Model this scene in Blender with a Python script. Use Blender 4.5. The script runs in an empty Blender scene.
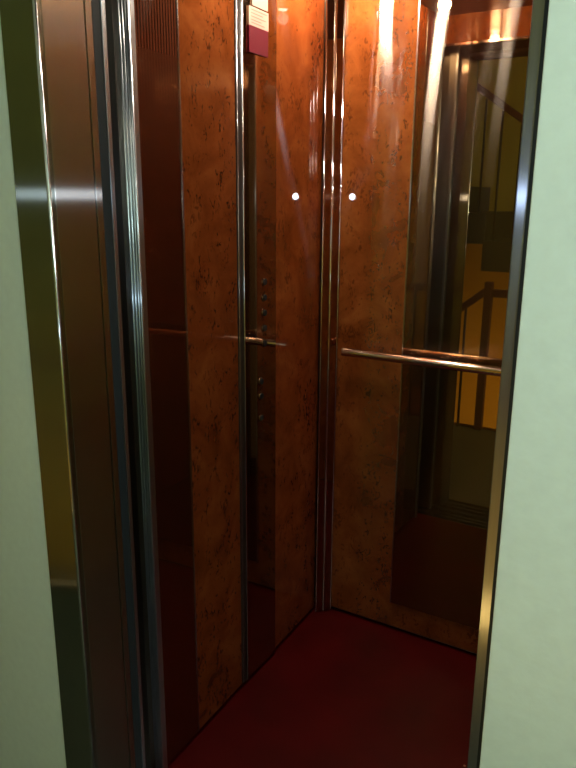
import bpy, bmesh, math, random
from mathutils import Vector, Matrix
random.seed(7)
sc = bpy.context.scene
COL = sc.collection

# ------------------------------------------------------------------ materials
def newmat(name):
    m = bpy.data.materials.new(name); m.use_nodes = True
    nt = m.node_tree; nt.nodes.clear()
    out = nt.nodes.new('ShaderNodeOutputMaterial')
    return m, nt, out

def node(nt, typ, **kw):
    n = nt.nodes.new(typ)
    for k, v in kw.items():
        if k in n.inputs.keys(): n.inputs[k].default_value = v
        else: setattr(n, k, v)
    return n

def ramp(nt, stops):
    r = nt.nodes.new('ShaderNodeValToRGB')
    e = r.color_ramp.elements
    e[0].position, e[0].color = stops[0][0], stops[0][1]
    e[1].position, e[1].color = stops[-1][0], stops[-1][1]
    for p, c in stops[1:-1]:
        x = e.new(p); x.color = c
    return r

def coords(nt, scale=(1, 1, 1), out='Object'):
    tc = nt.nodes.new('ShaderNodeTexCoord')
    mp = nt.nodes.new('ShaderNodeMapping'); mp.inputs['Scale'].default_value = scale
    nt.links.new(tc.outputs[out], mp.inputs['Vector'])
    return mp.outputs['Vector']

def aniso(nt, col, rough, an, rot=0.0, tan=(0, 0, 1), dist='GGX'):
    """glossy lobe smeared along one direction of a vertical surface"""
    g = nt.nodes.new('ShaderNodeBsdfAnisotropic')
    g.inputs['Color'].default_value = col
    g.inputs['Roughness'].default_value = rough
    g.inputs['Anisotropy'].default_value = an
    g.inputs['Rotation'].default_value = rot
    g.distribution = dist
    t = nt.nodes.new('ShaderNodeCombineXYZ')
    for k in range(3): t.inputs[k].default_value = tan[k]
    nt.links.new(t.outputs[0], g.inputs['Tangent'])
    return g

def mix(nt, fac, a, b):
    m = nt.nodes.new('ShaderNodeMixShader')
    if isinstance(fac, (int, float)): m.inputs[0].default_value = fac
    else: nt.links.new(fac, m.inputs[0])
    nt.links.new(a.outputs[0], m.inputs[1]); nt.links.new(b.outputs[0], m.inputs[2])
    return m

SMEAR_V = 0.25     # tangent rotation that smears highlights up and down
SMEAR_H = 0.0    # ... and sideways

def wipe(axis, deg):
    a = math.radians(deg)
    return (math.sin(a), 0, math.cos(a)) if axis == 'x' else (0, math.sin(a), math.cos(a))
TILT_B, TILT_L = 12, -15

def wood(name, hue=1.0, seed=0.0, tan=(0, 0, 1), hz=.06, band=None):
    """lacquered burl veneer: blotchy orange brown with small dark flecks"""
    m, nt, out = newmat(name)
    L = nt.links.new
    v = coords(nt, (1, 1, 1))
    off = node(nt, 'ShaderNodeVectorMath', operation='ADD'); L(v, off.inputs[0]); off.inputs[1].default_value = (seed, seed * .7, seed * 1.3)
    st = node(nt, 'ShaderNodeVectorMath', operation='MULTIPLY'); L(off.outputs[0], st.inputs[0]); st.inputs[1].default_value = (1, 1, .55)
    n1 = node(nt, 'ShaderNodeTexNoise', Scale=9.0, Detail=5.0, Roughness=.6, Distortion=.6); L(off.outputs[0], n1.inputs['Vector'])
    base = ramp(nt, [(.3, (.125 * hue, .030, .006, 1)), (.5, (.195 * hue, .053, .012, 1)), (.72, (.265 * hue, .087, .022, 1))])
    L(n1.outputs['Fac'], base.inputs[0])
    # flecks, gathered in clusters
    n2 = node(nt, 'ShaderNodeTexNoise', Scale=92.0, Detail=3.0, Roughness=.55, Distortion=1.2); L(st.outputs[0], n2.inputs['Vector'])
    n3 = node(nt, 'ShaderNodeTexNoise', Scale=21.0, Detail=2.0); L(st.outputs[0], n3.inputs['Vector'])
    ad = node(nt, 'ShaderNodeMath', operation='MULTIPLY_ADD'); L(n3.outputs['Fac'], ad.inputs[0]); ad.inputs[1].default_value = .55; L(n2.outputs['Fac'], ad.inputs[2])
    fl = ramp(nt, [(.855, (0, 0, 0, 1)), (.96, (1, 1, 1, 1))]); L(ad.outputs[0], fl.inputs[0])
    fm = node(nt, 'ShaderNodeMath', operation='MULTIPLY'); L(fl.outputs[0], fm.inputs[0]); fm.inputs[1].default_value = .62
    mx = node(nt, 'ShaderNodeMix', data_type='RGBA'); L(fm.outputs[0], mx.inputs[0]); L(base.outputs[0], mx.inputs[6]); mx.inputs[7].default_value = (.05 * hue, .010, .003, 1)
    d = node(nt, 'ShaderNodeBsdfDiffuse'); L(mx.outputs[2], d.inputs['Color'])
    g = node(nt, 'ShaderNodeBsdfGlossy', Roughness=.012); g.inputs['Color'].default_value = (1, 1, 1, 1)
    fr = node(nt, 'ShaderNodeFresnel', IOR=1.6)
    a = mix(nt, fr.outputs[0], d, g)
    h = aniso(nt, (1, .95, .92, 1), .15, .9, SMEAR_V, tan, 'BECKMANN')
    fac = hz
    if band:        # stronger haze kept to one upright strip, put in to place the lamp streak
        tc = node(nt, 'ShaderNodeTexCoord'); sx = node(nt, 'ShaderNodeSeparateXYZ'); L(tc.outputs['Object'], sx.inputs[0])
        dx = node(nt, 'ShaderNodeMath', operation='SUBTRACT'); L(sx.outputs['X'], dx.inputs[0]); dx.inputs[1].default_value = band[0]
        ab = node(nt, 'ShaderNodeMath', operation='ABSOLUTE'); L(dx.outputs[0], ab.inputs[0])
        mr = node(nt, 'ShaderNodeMapRange'); L(ab.outputs[0], mr.inputs[0])
        mr.inputs[1].default_value = band[1] * .6; mr.inputs[2].default_value = band[1]; mr.inputs[3].default_value = band[2]; mr.inputs[4].default_value = hz
        fac = mr.outputs[0]
    b = mix(nt, fac, a, h)
    L(b.outputs[0], out.inputs[0])
    return m

def metal(name, col, rough, an=0.0, rot=0.0, haze=0.0, streak=0.0, hr=(.176, .74, .25)):
    m, nt, out = newmat(name)
    if an: g = aniso(nt, (*col, 1), rough, an, rot)
    else:
        g = node(nt, 'ShaderNodeBsdfGlossy', Roughness=rough); g.inputs['Color'].default_value = (*col, 1)
    if streak:      # faint brush lines running up and down
        v = coords(nt, (220, 220, 1.2))
        n = node(nt, 'ShaderNodeTexNoise', Scale=1.0, Detail=3.0); nt.links.new(v, n.inputs['Vector'])
        r = ramp(nt, [(.3, tuple(c * (1 - streak) for c in col) + (1,)), (.7, (*col, 1))]); nt.links.new(n.outputs['Fac'], r.inputs[0])
        nt.links.new(r.outputs[0], g.inputs['Color'])
    s = g
    if haze:
        h = aniso(nt, (*[min(1, c * 1.6) for c in col], 1), hr[0], hr[1], hr[2])
        s = mix(nt, haze, g, h)
    nt.links.new(s.outputs[0], out.inputs[0])
    return m

def plain(name, col, rough=.6, spec=.3, bump=0.0, bscale=40., var=0.0):
    m, nt, out = newmat(name)
    p = node(nt, 'ShaderNodeBsdfPrincipled', Roughness=rough)
    p.inputs['Base Color'].default_value = (*col, 1)
    p.inputs['Specular IOR Level'].default_value = spec
    v = coords(nt)
    n = node(nt, 'ShaderNodeTexNoise', Scale=bscale, Detail=4.0); nt.links.new(v, n.inputs['Vector'])
    if var:
        r = ramp(nt, [(.3, tuple(c * (1 - var) for c in col) + (1,)), (.7, tuple(min(1, c * (1 + var * .5)) for c in col) + (1,))])
        nt.links.new(n.outputs['Fac'], r.inputs[0]); nt.links.new(r.outputs[0], p.inputs['Base Color'])
    if bump:
        b = node(nt, 'ShaderNodeBump', Strength=bump, Distance=.01); nt.links.new(n.outputs['Fac'], b.inputs['Height']); nt.links.new(b.outputs[0], p.inputs['Normal'])
    nt.links.new(p.outputs[0], out.inputs[0])
    return m

def emit(name, col, s):
    m, nt, out = newmat(name)
    e = node(nt, 'ShaderNodeEmission', Strength=s); e.inputs['Color'].default_value = (*col, 1)
    nt.links.new(e.outputs[0], out.inputs[0])
    return m

def mirror_glass(name, col, lines=False, tan=(0, 0, 1)):
    """bronze tinted mirror, wiped up and down; one has fine lines that fade out below the top"""
    m, nt, out = newmat(name)
    L = nt.links.new
    g = node(nt, 'ShaderNodeBsdfGlossy', Roughness=.012); g.inputs['Color'].default_value = (*col, 1)
    h = aniso(nt, (1, .9, .8, 1), .15, .9, SMEAR_V, tan, 'BECKMANN')
    s = mix(nt, .07, g, h)
    d = node(nt, 'ShaderNodeBsdfDiffuse'); d.inputs['Color'].default_value = (.22, .07, .035, 1)
    if lines:
        tc = node(nt, 'ShaderNodeTexCoord'); sp = node(nt, 'ShaderNodeSeparateXYZ'); L(tc.outputs['Object'], sp.inputs[0])
        w = node(nt, 'ShaderNodeMath', operation='MULTIPLY'); L(sp.outputs['X'], w.inputs[0]); w.inputs[1].default_value = 2 * math.pi / .0085
        sn = node(nt, 'ShaderNodeMath', operation='SINE'); L(w.outputs[0], sn.inputs[0])
        r = ramp(nt, [(.30, (0, 0, 0, 1)), (.62, (1, 1, 1, 1))])
        ms = node(nt, 'ShaderNodeMapRange'); L(sn.outputs[0], ms.inputs[0]); ms.inputs[1].default_value = -1; ms.inputs[2].default_value = 1
        L(ms.outputs[0], r.inputs[0])
        z = node(nt, 'ShaderNodeMapRange'); L(sp.outputs['Z'], z.inputs[0]); z.inputs[1].default_value = 1.36; z.inputs[2].default_value = 1.62
        z.inputs[3].default_value = 0; z.inputs[4].default_value = 1
        f = node(nt, 'ShaderNodeMath', operation='MULTIPLY'); L(r.outputs[0], f.inputs[0]); L(z.outputs[0], f.inputs[1])
        f2 = node(nt, 'ShaderNodeMath', operation='MULTIPLY_ADD'); L(f.outputs[0], f2.inputs[0]); f2.inputs[1].default_value = .34; f2.inputs[2].default_value = .10
        s = mix(nt, f2.outputs[0], s, d)
    else:
        s = mix(nt, .02, s, d)
    L(s.outputs[0], out.inputs[0])
    return m

def lino(name):
    m, nt, out = newmat(name); L = nt.links.new
    v = coords(nt)
    n = node(nt, 'ShaderNodeTexNoise', Scale=6.0, Detail=5.0); L(v, n.inputs['Vector'])
    r = ramp(nt, [(.3, (.042, .0012, .0016, 1)), (.7, (.066, .0024, .0028, 1))]); L(n.outputs['Fac'], r.inputs[0])
    vo = node(nt, 'ShaderNodeTexVoronoi', Scale=14.0); L(v, vo.inputs['Vector'])
    sp = ramp(nt, [(.035, (1, 1, 1, 1)), (.05, (0, 0, 0, 1))]); L(vo.outputs['Distance'], sp.inputs[0])
    wn = node(nt, 'ShaderNodeSeparateColor'); L(vo.outputs['Color'], wn.inputs[0])
    th = node(nt, 'ShaderNodeMath', operation='GREATER_THAN'); L(wn.outputs[0], th.inputs[0]); th.inputs[1].default_value = .86
    f = node(nt, 'ShaderNodeMath', operation='MULTIPLY'); L(sp.outputs[0], f.inputs[0]); L(th.outputs[0], f.inputs[1])
    mx = node(nt, 'ShaderNodeMix', data_type='RGBA'); L(f.outputs[0], mx.inputs[0]); L(r.outputs[0], mx.inputs[6]); mx.inputs[7].default_value = (.45, .3, .2, 1)
    p = node(nt, 'ShaderNodeBsdfPrincipled', Roughness=.3); p.inputs['Specular IOR Level'].default_value = .25
    L(mx.outputs[2], p.inputs['Base Color']); L(p.outputs[0], out.inputs[0])
    return m

M = {}
M['wood_side'] = wood('burl_veneer_side', 1.05, 0.0, wipe('y', TILT_L), .06)
M['wood_near'] = wood('burl_veneer_corner', 1.2, 3.1, wipe('y', TILT_L), .008)
M['wood_back'] = wood('burl_veneer_back', 0.97, 7.7, wipe('x', TILT_B), .008, (-.81, .08, .14))
M['wood_other'] = wood('burl_veneer_other', 1.0, 12.3)
M['mirror'] = mirror_glass('bronze_mirror', (.31, .205, .11), False, wipe('x', TILT_B))
M['mirror_lined'] = mirror_glass('bronze_mirror_lined', (.30, .19, .11), True, wipe('y', TILT_L))
M['panel_steel'] = metal('dark_polished_steel', (.40, .30, .21), .03, haze=.06)
M['edge_steel'] = plain('blackened_edge_strip', (.03, .025, .022), .35, .5)
M['chrome'] = metal('chrome', (.75, .76, .78), .06)
M['chrome_brushed'] = metal('chrome_satin', (.60, .64, .68), .17, haze=.3, hr=(.26, .76, SMEAR_H))
M['post'] = metal('satin_post', (.48, .57, .66), .32, haze=.4, hr=(.26, .76, SMEAR_H))
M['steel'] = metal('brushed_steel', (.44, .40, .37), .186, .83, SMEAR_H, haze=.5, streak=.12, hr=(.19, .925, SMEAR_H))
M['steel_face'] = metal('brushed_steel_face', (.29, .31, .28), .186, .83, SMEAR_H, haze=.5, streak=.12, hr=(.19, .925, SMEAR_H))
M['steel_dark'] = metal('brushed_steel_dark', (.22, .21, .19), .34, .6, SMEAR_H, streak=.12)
M['steel_jamb'] = metal('flash_tinted_steel_jamb', (.33, .36, .47), .40, .2, SMEAR_H, haze=.45, streak=.1, hr=(.26, .78, SMEAR_H))  # bluish copy of the steel: the flash's tint is put into its colour
M['rubber'] = plain('black_rubber', (.012, .018, .02), .55, .3)
M['plaster'] = plain('painted_plaster', (.74, .88, .80), .75, .15, .05, 60, .03)
M['yellow'] = plain('ochre_paint', (.50, .38, .075), .8, .1, .05, 50, .08)
M['end_wall'] = plain('dull_green_paint', (.13, .15, .075), .8, .1, .05, 50, .08)
M['lino'] = lino('red_linoleum')
M['landing'] = plain('landing_terrazzo', (.075, .075, .042), .5, .3, .02, 120, .35)
M['ceil'] = metal('ceiling_steel', (.24, .18, .17), .28, haze=0)
M['white'] = plain('white_ceiling_paint', (.75, .75, .68), .8, .1)
M['rail'] = metal('polished_rail', (.80, .66, .56), .10)
M['red_rail'] = plain('dark_red_rail', (.10, .022, .016), .45, .4)
M['iron'] = plain('black_iron', (.02, .018, .014), .5, .4)
M['stair'] = plain('stair_concrete', (.065, .06, .035), .7, .2, .05, 60, .2)
M['paper'] = plain('cream_paper', (.60, .44, .37), .7, .2)
M['ink'] = plain('grey_print', (.35, .22, .18), .7, .1)
M['card'] = plain('maroon_card', (.14, .006, .022), .45, .4)
M['bulb'] = emit('halogen_bulb', (1, .84, .66), 150)
M['bulb_warm'] = emit('warm_bulb', (1, .7, .35), 6)
M['dark'] = plain('shaft_dark', (.02, .02, .018), .8, .1)

# ------------------------------------------------------------------ geometry helpers
def add_box(bm, x0, x1, y0, y1, z0, z1):
    vs = [bm.verts.new((x, y, z)) for x in (x0, x1) for y in (y0, y1) for z in (z0, z1)]
    for f in ((0, 1, 3, 2), (4, 6, 7, 5), (0, 4, 5, 1), (2, 3, 7, 6), (0, 2, 6, 4), (1, 5, 7, 3)):
        bm.faces.new([vs[i] for i in f])

def add_tube(bm, pts, r, seg=16, cap=True):
    """round bar along a polyline"""
    pts = [Vector(p) for p in pts]
    rings = []
    for i, p in enumerate(pts):
        if i == 0: t = pts[1] - p
        elif i == len(pts) - 1: t = p - pts[-2]
        else: t = (pts[i + 1] - p).normalized() + (p - pts[i - 1]).normalized()
        t.normalize()
        a = Vector((0, 0, 1)) if abs(t.z) < .9 else Vector((1, 0, 0))
        u = t.cross(a).normalized(); w = t.cross(u)
        rings.append([bm.verts.new(p + r * (math.cos(2 * math.pi * k / seg) * u + math.sin(2 * math.pi * k / seg) * w)) for k in range(seg)])
    for a, b in zip(rings, rings[1:]):
        for k in range(seg):
            f = bm.faces.new((a[k], a[(k + 1) % seg], b[(k + 1) % seg], b[k])); f.smooth = True
    if cap:
        bm.faces.new(rings[0][::-1]); bm.faces.new(rings[-1])

def add_prism(bm, poly, z0, z1, smooth=False):
    """extrude an outline in x,y up and down"""
    a = [bm.verts.new((x, y, z0)) for x, y in poly]; b = [bm.verts.new((x, y, z1)) for x, y in poly]
    n = len(poly)
    for i in range(n):
        f = bm.faces.new((a[i], a[(i + 1) % n], b[(i + 1) % n], b[i])); f.smooth = smooth
    bm.faces.new(a[::-1]); bm.faces.new(b)

def add_prism_y(bm, poly, y0, y1):
    """extrude an outline in x,z along y"""
    a = [bm.verts.new((x, y0, z)) for x, z in poly]; b = [bm.verts.new((x, y1, z)) for x, z in poly]
    n = len(poly)
    for i in range(n): bm.faces.new((a[i], a[(i + 1) % n], b[(i + 1) % n], b[i]))
    bm.faces.new(a[::-1]); bm.faces.new(b)

def add_disc(bm, c, axis, r, h, seg=20):
    axis = Vector(axis).normalized()
    add_tube(bm, [Vector(c), Vector(c) + axis * h], r, seg)

def obj(name, bm, mat, parent=None, bevel=0.0, segs=2, loc=None, rotz=0.0):
    bmesh.ops.recalc_face_normals(bm, faces=bm.faces)
    me = bpy.data.meshes.new(name)
    bm.to_mesh(me); bm.free()
    o = bpy.data.objects.new(name, me); COL.objects.link(o)
    me.materials.append(M[mat] if isinstance(mat, str) else mat)
    if bevel:
        b = o.modifiers.new('edge', 'BEVEL'); b.width = bevel; b.segments = segs; b.limit_method = 'ANGLE'; b.angle_limit = math.radians(50)
        b.harden_normals = False
    if parent is not None: o.parent = parent
    if loc is not None: o.location = loc
    if rotz: o.rotation_euler[2] = rotz
    return o

def box(name, x0, x1, y0, y1, z0, z1, mat, parent=None, bevel=0.0, loc=None, rotz=0.0):
    bm = bmesh.new(); add_box(bm, x0, x1, y0, y1, z0, z1)
    return obj(name, bm, mat, parent, bevel, 2, loc, rotz)

def tag(o, label, cat, group=None):
    o['label'] = label; o['category'] = cat
    if group: o['group'] = group
    return o

def struct(o, label=None, cat=None):
    o['kind'] = 'structure'
    if label: o['label'] = label
    if cat: o['category'] = cat
    return o

def empty(name, loc=(0, 0, 0), rotz=0.0):
    e = bpy.data.objects.new(name, None); COL.objects.link(e)
    e.location = loc; e.rotation_euler[2] = rotz; e.empty_display_size = .05
    return e

# ------------------------------------------------------------------ measures (metres)
EYE = 1.3467
CX, CY = -1.0095, 1.9              # inner corner of the cab
DL = math.radians(2.2)             # left wall is a little out of square
TH = DL - math.pi / 2              # local x runs from the corner to the front, local y into the cab
CEIL = 1.99
XR = 0.02                          # right cab wall
YF = 1.05                          # cab front
YD = 0.80                          # landing door frame face
YW = 0.74                          # landing wall surface
XL, XRJ = -0.919, -0.195           # landing door opening
HD = 1.872                         # landing opening height
LW = (CX, CY, 0)

# ------------------------------------------------------------------ cab shell
struct(box('floor', -1.03, XR + .02, YF - .03, 1.93, -.05, 0, 'lino'), 'dark red glossy lift floor', 'floor')
struct(box('ceiling', -1.05, XR + .03, YF - .05, 1.95, CEIL, CEIL + .04, 'ceil'), 'brownish metal ceiling of the lift cab', 'ceiling')
struct(box('wall_left', -.03, .86, -.06, -.018, 0, CEIL, 'steel_dark', loc=LW, rotz=TH), 'left side wall of the lift cab behind its panels', 'wall')
struct(box('wall_back', -1.06, XR + .05, 1.916, 1.95, 0, CEIL, 'steel_dark'), 'rear wall of the lift cab behind the wood panel', 'wall')
struct(box('wall_right', XR + .016, XR + .05, YF, 1.915, 0, CEIL, 'steel_dark'), 'right side wall of the lift cab', 'wall')

# left wall panels, from the front to the corner
t = empty('mirror_panel', LW, TH)
tag(t, 'tall narrow dark bronze mirror strip with fine lines on top, beside chrome front post', 'mirror')
box('glass', .694, .832, -.016, 0, .012, CEIL - .005, 'mirror_lined', t, .001)
box('edge_strip', .6895, .6935, -.016, .0012, .012, CEIL - .005, 'chrome_brushed', t)
t = empty('wood_panel', LW, TH)
tag(t, 'orange burl wood panel between narrow mirror strip and chrome edged control panel', 'wood panel')
box('veneer', .483, .6885, -.016, 0, .012, CEIL - .005, 'wood_side', t, .0015)
t = empty('wood_panel', LW, TH)
tag(t, 'reddish burl wood panel between control panel and chrome corner trim', 'wood panel')
box('veneer', .030, .2985, -.016, 0, .012, CEIL - .005, 'wood_near', t, .0015)

# back wall panel and mirror
t = empty('wood_panel', (0, 0, 0))
tag(t, 'burl wood panel on rear wall, framing the large mirror behind the handrail', 'wood panel')
box('veneer', -.985, XR + .012, CY + .0005, CY + .0155, .012, CEIL - .005, 'wood_back', t, .0015)
t = empty('wall_mirror', (-.36, CY, .1))
tag(t, 'large dark bronze mirror on rear wall reflecting the doorway and stairs', 'mirror')
box('glass', -.384, .29, -.004, 0, -.002, 1.84, 'mirror', t, .0008)
box('edge_strip', -.3885, -.3845, -.0055, 0, -.002, 1.84, 'chrome_brushed', t)
box('edge_strip', .2905, .2945, -.0055, 0, -.002, 1.84, 'chrome_brushed', t)

t = empty('wood_panel', (XR, 0, 0))
tag(t, 'burl wood panel lining the right side wall of the lift cab', 'wood panel')
box('veneer', 0, .015, YF + .02, CY - .012, .012, CEIL - .005, 'wood_other', t, .0015)

# chrome corner trim: three ribs on an angle strip
cnr = empty('trim_1', (CX + .011, CY - .002, 0)); struct(cnr, 'fluted chrome strip in the cab corner', 'trim')
bm = bmesh.new(); add_prism(bm, [(.001, -.001), (.001, -.036), (.005, -.038), (.009, -.034), (.034, -.009), (.038, -.005), (.036, -.001)], .004, CEIL - .004)
obj('strip', bm, 'panel_steel', cnr)
for (x, y, r) in ((.003, -.039, .0028), (.021, -.021, .0042), (.039, -.003, .0028)):
    bm = bmesh.new(); add_tube(bm, [(x, y, .003), (x, y, CEIL - .003)], r, 20)
    obj('rib', bm, 'chrome', cnr)

# chrome front post of the left wall
post = empty('trim_2', (-1.0085, 1.064, 0)); struct(post, 'fluted chrome post at the cab entrance', 'trim')
box('strip', -.001, .034, -.006, .012, 0, CEIL - .002, 'post', post)
for x in (.004, .012, .020, .028, .034):
    bm = bmesh.new(); add_tube(bm, [(x, -.0055, .001), (x, -.0055, CEIL - .003)], .0036, 14)
    obj('rib', bm, 'post', post)
struct(box('trim_3', -1.10, -1.004, 1.08, 1.10, 0, CEIL - .002, 'wood_other'), 'dark wood return beside the chrome post', 'trim')

# ------------------------------------------------------------------ control panel
cp = empty('control_panel', LW, TH)
tag(cp, 'tall dark polished control panel with chrome edge and push buttons, between two wood panels', 'control panel')
bm = bmesh.new(); add_prism(bm, [(.3045, -.015), (.4560, -.015), (.4560, .0026), (.3045, .0058)], .012, CEIL - .008)
obj('face_plate', bm, 'panel_steel', cp, .0012)
ce = box('chrome_edge', .4575, .4805, -.015, .002, .012, CEIL - .008, 'edge_steel', cp, .001)
for x, y, rr in ((.4790, .002, .0012), (.4585, .0035, .0022)):
    bm = bmesh.new(); add_tube(bm, [(x, y, .012), (x, y, CEIL - .008)], rr, 14)
    obj('rib', bm, 'chrome_brushed', ce)
box('edge_strip', .3000, .3040, -.015, .003, .012, CEIL - .008, 'panel_steel', cp)
for i, z in enumerate((1.135, 1.095, 1.055, 1.015, .975, .875, .835, .775)):
    x = .364 if i < 5 else .382
    bm = bmesh.new(); add_disc(bm, (x, .004, z), (0, 1, 0), .0115, .0025, 20)
    b = obj('button', bm, 'panel_steel', cp, .0008)
    bm = bmesh.new(); add_disc(bm, (x, .0065, z), (0, 1, 0), .0080, .0022, 20)
    obj('button_cap', bm, 'rubber', b, .0008)

# papers stuck on the control panel
pn = empty('paper_notice', LW, TH)
tag(pn, 'cream paper notice with faint printed lines above the maroon card', 'notice')
box('sheet', .3450, .4310, .0052, .0068, 1.7255, 1.7650, 'paper', pn)
bm = bmesh.new()
for k, z in enumerate((1.758, 1.751, 1.744, 1.737, 1.731)):
    w = (.070, .052, .066, .045, .060)[k]
    add_box(bm, .4235 - w, .4235, .0068, .0071, z, z + .0014)
p = obj('printed_lines', bm, 'ink', pn); p['kind'] = 'stuff'
pn2 = box('paper_slip', .3475, .4165, .0052, .0066, 1.7685, 1.800, 'paper', loc=LW, rotz=TH)
tag(pn2, 'small cream paper slip at the very top of the control panel, above the notice', 'paper')
cd = box('maroon_card', .3485, .4315, .0052, .0080, 1.668, 1.7245, 'card', loc=LW, rotz=TH)
tag(cd, 'plain maroon card stuck under the cream notice on the control panel', 'card')

# ------------------------------------------------------------------ handrail
hr = empty('handrail', (-.925, CY, .905))
tag(hr, 'round polished metal handrail across the rear wall in front of the mirror', 'handrail')
bm = bmesh.new(); add_tube(bm, [(.010, -.055, 0), (.014, -.055, 0), (.86, -.055, 0), (.864, -.055, 0)], .0125, 24)
obj('bar', bm, 'rail', hr, .002)
for x in (.62, .80):
    bm = bmesh.new(); add_tube(bm, [(x, -.004, -.03), (x, -.035, -.03), (x, -.052, -.024), (x, -.055, -.010)], .006, 14)
    b = obj('bracket', bm, 'rail', hr)
    bm = bmesh.new(); add_disc(bm, (x, -.0045, -.03), (0, -1, 0), .02, .003, 24); obj('bracket_plate', bm, 'rail', b)

# ------------------------------------------------------------------ cab ceiling spotlights
def spot():
    t = empty('ceiling_spotlight', (0, 0, CEIL))
    bm = bmesh.new()
    prof = [(.022, .0), (.042, -.0005), (.042, -.004), (.036, -.007), (.026, -.007), (.022, 0)]
    seg = 28; rings = [[bm.verts.new((r * math.cos(2 * math.pi * k / seg), r * math.sin(2 * math.pi * k / seg), z)) for k in range(seg)] for r, z in prof[:-1]]
    for a, b in zip(rings, rings[1:] + rings[:1]):
        for k in range(seg): bm.faces.new((a[k], a[(k + 1) % seg], b[(k + 1) % seg], b[k]))
    obj('ring', bm, 'chrome', t)
    bm = bmesh.new(); bmesh.ops.create_uvsphere(bm, u_segments=20, v_segments=10, radius=.018, matrix=Matrix.Translation((0, 0, -.002)) @ Matrix.Diagonal((1, 1, .5, 1)))
    for f in bm.faces: f.smooth = True
    obj('lamp', bm, 'bulb', t)
    return t
SPOTS = [(-.875, 1.35, 'ceiling spotlight nearest the cab entrance on the left'),
         (-.62, 1.42, 'ceiling spotlight in the middle of the cab ceiling'),
         (-.925, 1.70, 'ceiling spotlight nearest the chrome corner trim'),
         (-.12, 1.76, 'ceiling spotlight added unseen at the right side to light that wall')]  # added out of view so the steel reveal reflects a lit right wall
SPOT_W = 8.6
s0 = spot(); kids = list(s0.children)
WATT = (1.05, .06, 1.45, .10)
for i, (x, y, lab) in enumerate(SPOTS):
    if i == 0: s = s0
    else:
        s = s0.copy(); COL.objects.link(s)
        for ch in kids:
            c = ch.copy(); c.parent = s; COL.objects.link(c)
    s.location = (x, y, CEIL)
    tag(s, 'small round halogen ' + lab, 'ceiling light', 'halogen spotlights in the cab ceiling')
    ld = bpy.data.lights.new('halogen', 'POINT'); ld.energy = SPOT_W * WATT[i]; ld.color = (1, .78, .57); ld.shadow_soft_size = .02
    lo = bpy.data.objects.new('halogen', ld); COL.objects.link(lo); lo.location = (x, y, CEIL - .035)

# ------------------------------------------------------------------ cab front: transom, doors, sills
struct(box('trim_4', -1.03, XR + .03, YF - .03, YF, 1.895, CEIL, 'wood_other'), 'wood transom over the cab entrance', 'trim')
struct(box('trim_5', XRJ + .02, XR + .03, YF - .03, YF - .002, 0, 1.895, 'steel'), 'steel front return of the cab', 'trim')
bm = bmesh.new(); add_box(bm, -1.03, XR, YF - .012, YF + .006, 1.886, 1.895)
struct(obj('trim_6', bm, 'chrome', bevel=.001), 'thin chrome strip under the wood transom', 'trim')

cdr = empty('lift_door', (-.945, .955, 0))
tag(cdr, 'slid open inner lift door, black edged leaf with thin chrome lip', 'door')
box('leaf', -.60, -.008, -.012, .014, .01, 1.90, 'steel_dark', cdr, .001)
box('rubber_edge', -.008, .0, -.0135, .0065, .01, 1.90, 'rubber', cdr, .001)
box('chrome_lip', -.008, .001, .007, .0165, .01, 1.90, 'post', cdr, .001)
ldr = empty('landing_door', (-.9215, .909, 0))
tag(ldr, 'slid open outer landing door leaf, its steel edge showing in the pocket', 'door')
box('leaf', -.70, -.003, -.006, .007, .01, 1.90, 'steel', ldr, .001)
box('edge_profile', -.003, .001, -.0065, .0072, .01, 1.90, 'steel', ldr, .0006)

def sill(name, y0, y1, lab):
    t = empty(name, (-.55, y0, 0)); tag(t, lab, 'door sill')
    bm = bmesh.new(); w = y1 - y0
    cuts = [0, .30, .38, .62, .70, 1.0]
    add_box(bm, -.5, .5, 0, w, -.03, -.008)
    for a, b in ((0, .30), (.38, .62), (.70, 1.0)): add_box(bm, -.5, .5, a * w, b * w, -.008, 0)
    obj('grooved_plate', bm, 'chrome_brushed', t, .001)
sill('cab_sill', .925, 1.02, 'grooved metal sill along the edge of the red cab floor')
sill('landing_sill', .80, .905, 'grooved metal sill under the landing door frame')

# landing door frame
df = empty('door_1', (0, YD, 0)); struct(df, 'brushed steel landing door frame', 'door frame')
bm = bmesh.new(); add_box(bm, -.999, XL, 0, .012, 0, HD + .08); obj('left_face', bm, 'steel_face', df, .0015)
bm = bmesh.new(); add_box(bm, XL - .012, XL, .0125, .098, 0, HD); obj('left_reveal', bm, 'steel', df, .001)
bm = bmesh.new(); add_tube(bm, [(XL - .001, .0005, 0), (XL - .001, .0005, HD)], .0032, 12); obj('edge_glint_bead', bm, 'chrome_brushed', df)  # added chrome bead standing in for the light line on the bevel
bm = bmesh.new(); add_box(bm, XRJ, XRJ + .08, 0, .012, 0, HD + .08); obj('right_face', bm, 'steel_jamb', df, .0015)
bm = bmesh.new(); add_box(bm, XRJ, XRJ + .012, .0125, .098, 0, HD); obj('right_reveal', bm, 'steel', df, .001)
bm = bmesh.new(); add_box(bm, XL + .0005, XRJ - .0005, 0, .012, HD, HD + .08); obj('head_face', bm, 'steel', df, .0015)
bm = bmesh.new(); add_box(bm, XL - .01, XRJ + .01, .0125, .098, HD + .0005, HD + .0125); obj('head_reveal', bm, 'steel_dark', df, .001)
box('dark_strip', -.1695, -.1658, -.0575, -.0005, 0, HD + .058, 'rubber', df)  # thin dark strip along the edge between frame and wall
# shaft closure behind the frame
struct(box('wall_shaft', -1.80, -1.0605, 1.0, 1.06, 0, 2.2, 'dark'), 'dark shaft wall behind the open doors', 'wall')

# ------------------------------------------------------------------ landing walls

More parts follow.
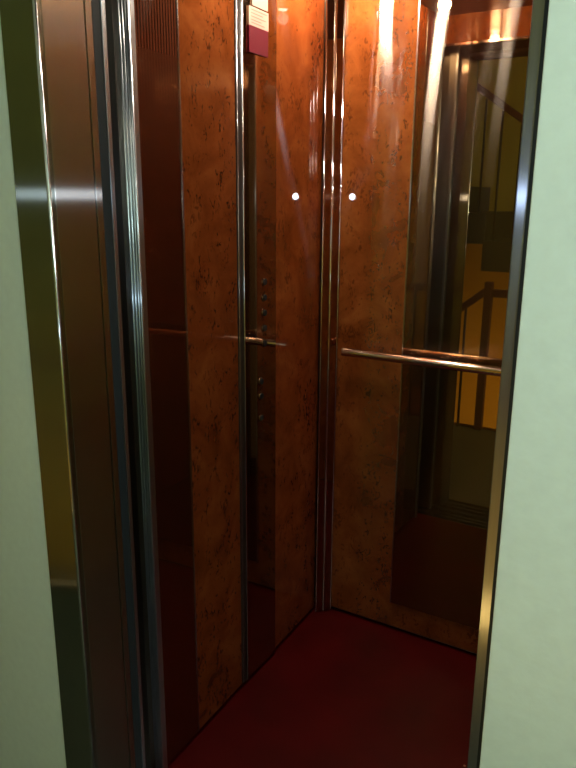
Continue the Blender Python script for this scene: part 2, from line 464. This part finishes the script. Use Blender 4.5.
ZT = 2.55
struct(box('wall_front_left', -2.6, -1.0, YD + .001, .895, 0, ZT, 'plaster'), 'pale plaster landing wall left of the lift', 'wall')
struct(box('wall_front_right', -.1655, 2.2, YW, .795, 0, ZT, 'plaster', bevel=.001), 'pale plaster landing wall right of the lift', 'wall')
struct(box('wall_front_over', -.9995, -.166, YW, .795, HD + .06, ZT, 'plaster'), 'plaster landing wall over the lift door', 'wall')
struct(box('floor_landing', -2.6, 2.2, -.30, .797, -.16, -.001, 'landing'), 'dark landing floor outside the lift', 'floor')
struct(box('floor_stairfoot', .35, 2.2, -2.0, -.302, -.16, -.001, 'landing'), 'landing floor at the foot of the stairs', 'floor')
struct(box('floor_lower', -2.66, 2.2, -2.0, .7, -1.75, -1.65, 'landing'), 'lower landing floor under the stairs', 'floor')
struct(box('wall_rear', -2.66, 2.2, -2.08, -2.0, -1.65, ZT, 'yellow'), 'ochre stairwell wall opposite the lift', 'wall')
struct(box('wall_stair_left', -2.74, -2.66, -2.08, .9, -1.65, ZT, 'end_wall'), 'dull green stairwell end wall', 'wall')
struct(box('wall_stair_right', 2.2, 2.28, -2.08, .9, -1.65, ZT, 'end_wall'), 'dull green landing end wall', 'wall')
struct(box('ceiling_landing', -2.68, 2.28, -2.08, .9, ZT, ZT + .06, 'white'), 'white landing ceiling', 'ceiling')

# ------------------------------------------------------------------ stairs seen in the mirror
RISE, RUN = .178, .235
stc = empty('staircase', (.0, -1.45, 0))
tag(stc, 'dark concrete stair flight rising beyond the landing railing, seen in the mirror', 'staircase')
EDGE, TOP = -1.348, 1.25
for k in range(-6, 5):           # k = 0 is the tread read in the mirror
    xr = EDGE - RUN * k; zt = TOP + RISE * k
    bm = bmesh.new(); add_box(bm, xr - RUN - .012, xr, -.45, .45, zt - .20, zt)
    obj('step', bm, 'stair', stc, .006)
# railing of the rising flight
sr = empty('stair_railing', (0, -1.02, 0))
tag(sr, 'slanted dark handrail with thin balusters on the rising stair flight', 'railing')
def hz(x): return TOP + .70 + (EDGE - x) * (RISE / RUN) * .92
x_lo, x_hi = EDGE + 4.2 * RUN, EDGE - 4.9 * RUN
bm = bmesh.new(); add_prism_y(bm, [(x_hi, hz(x_hi) - .025), (x_lo, hz(x_lo) - .025), (x_lo, hz(x_lo) + .025), (x_hi, hz(x_hi) + .025)], -.022, .022)
obj('rail', bm, 'red_rail', sr, .008)
for k in range(-4, 5):
    for j in (.25, .78):
        x = EDGE - RUN * (k + j)
        bm = bmesh.new(); add_tube(bm, [(x, 0, TOP + RISE * k + .002), (x, 0, hz(x) - .03)], .0075, 10)
        obj('baluster', bm, 'iron', sr)

# landing railing
lr = empty('landing_railing', (-1.10, -.285, 0))
tag(lr, 'dark red wooden landing railing with square newel post, seen in the mirror', 'railing')
box('newel_post', -.022, .022, -.022, .022, 0, .885, 'red_rail', lr, .004)
box('handrail', .024, 1.30, -.022, .022, .80, .845, 'red_rail', lr, .008)
bm = bmesh.new(); add_prism_y(bm, [(-.023, .80), (-.023, .85), (-.75, .27), (-.75, .22)], -.02, .02)
obj('sloping_rail', bm, 'red_rail', lr, .006)
for x in (-.125, -.245, -.365, -.485, -.605):
    z = .80 + (x + .023) * .798
    bm = bmesh.new(); add_tube(bm, [(x, 0, -.002), (x, 0, z + .01)], .0075, 10); obj('baluster', bm, 'iron', lr)
for k in range(9):
    x = .16 + k * .13
    bm = bmesh.new(); add_tube(bm, [(x, 0, 0), (x, 0, .802)], .0075, 10); obj('baluster', bm, 'iron', lr)
struct(box('trim_7', -2.6, .33, -.312, -.3005, -.165, .012, 'red_rail'), 'dark red edge board along the landing', 'trim')

# lamps of the stairwell
def globe(name, loc, lab, r, mat):
    t = empty(name, loc); tag(t, lab, 'lamp')
    bm = bmesh.new(); add_disc(bm, (0, 0, 0), (0, 0, -1), .07, .02, 28); obj('base', bm, 'white', t)
    bm = bmesh.new(); bmesh.ops.create_uvsphere(bm, u_segments=24, v_segments=14, radius=r, matrix=Matrix.Translation((0, 0, -.02 - r * .8)))
    for f in bm.faces: f.smooth = True
    obj('shade', bm, mat, t)
def point(name, loc, w, col, r):
    ld = bpy.data.lights.new(name, 'POINT'); ld.energy = w; ld.color = col; ld.shadow_soft_size = r
    lo = bpy.data.objects.new(name, ld); COL.objects.link(lo); lo.location = loc
    return lo
globe('ceiling_lamp', (.95, .36, ZT), 'round glass ceiling lamp over the landing', .09, 'bulb_warm')
point('landing_lamp', (.95, .36, ZT - .26), 70, (.80, 1, .90), .1)
globe('stair_lamp', (-1.25, -.75, -.17), 'round warm lamp lighting the lower stair flight', .08, 'bulb_warm')
point('stair_glow', (-1.25, -.95, -.42), 40, (1, .60, .13), .08)

# the camera's flash lamp, a few centimetres from its lens
point('flash', (.02, -.01, EYE + .003), 5.3, (.72, .87, 1), .018)

# ------------------------------------------------------------------ world: a closed dark building
wd = bpy.data.worlds.new('dim'); sc.world = wd; wd.use_nodes = True
wd.node_tree.nodes['Background'].inputs[0].default_value = (.010, .010, .008, 1)

# ------------------------------------------------------------------ camera
cam = bpy.data.cameras.new('camera'); co = bpy.data.objects.new('camera', cam); COL.objects.link(co)
yaw, pitch, roll = math.radians(30.846), math.radians(14.783), math.radians(.386)
fw = Vector((-math.sin(yaw) * math.cos(pitch), math.cos(yaw) * math.cos(pitch), -math.sin(pitch)))
rt0 = Vector((math.cos(yaw), math.sin(yaw), 0)); up0 = rt0.cross(fw)
rt = math.cos(roll) * rt0 + math.sin(roll) * up0; up = rt.cross(fw)
mw = Matrix((rt, up, -fw)).transposed().to_4x4(); mw.translation = (0, 0, EYE)
co.matrix_world = mw
cam.sensor_fit = 'VERTICAL'; cam.sensor_height = 24.0; cam.lens = 709.2 * 24 / 768
cam.clip_start = .02
sc.camera = co

sc.view_settings.view_transform = 'Standard'; sc.view_settings.look = 'None'
sc.view_settings.exposure = 0.0; sc.view_settings.gamma = 1.0; sc.view_settings.use_curve_mapping = False
sc.cycles.max_bounces = 14; sc.cycles.glossy_bounces = 10
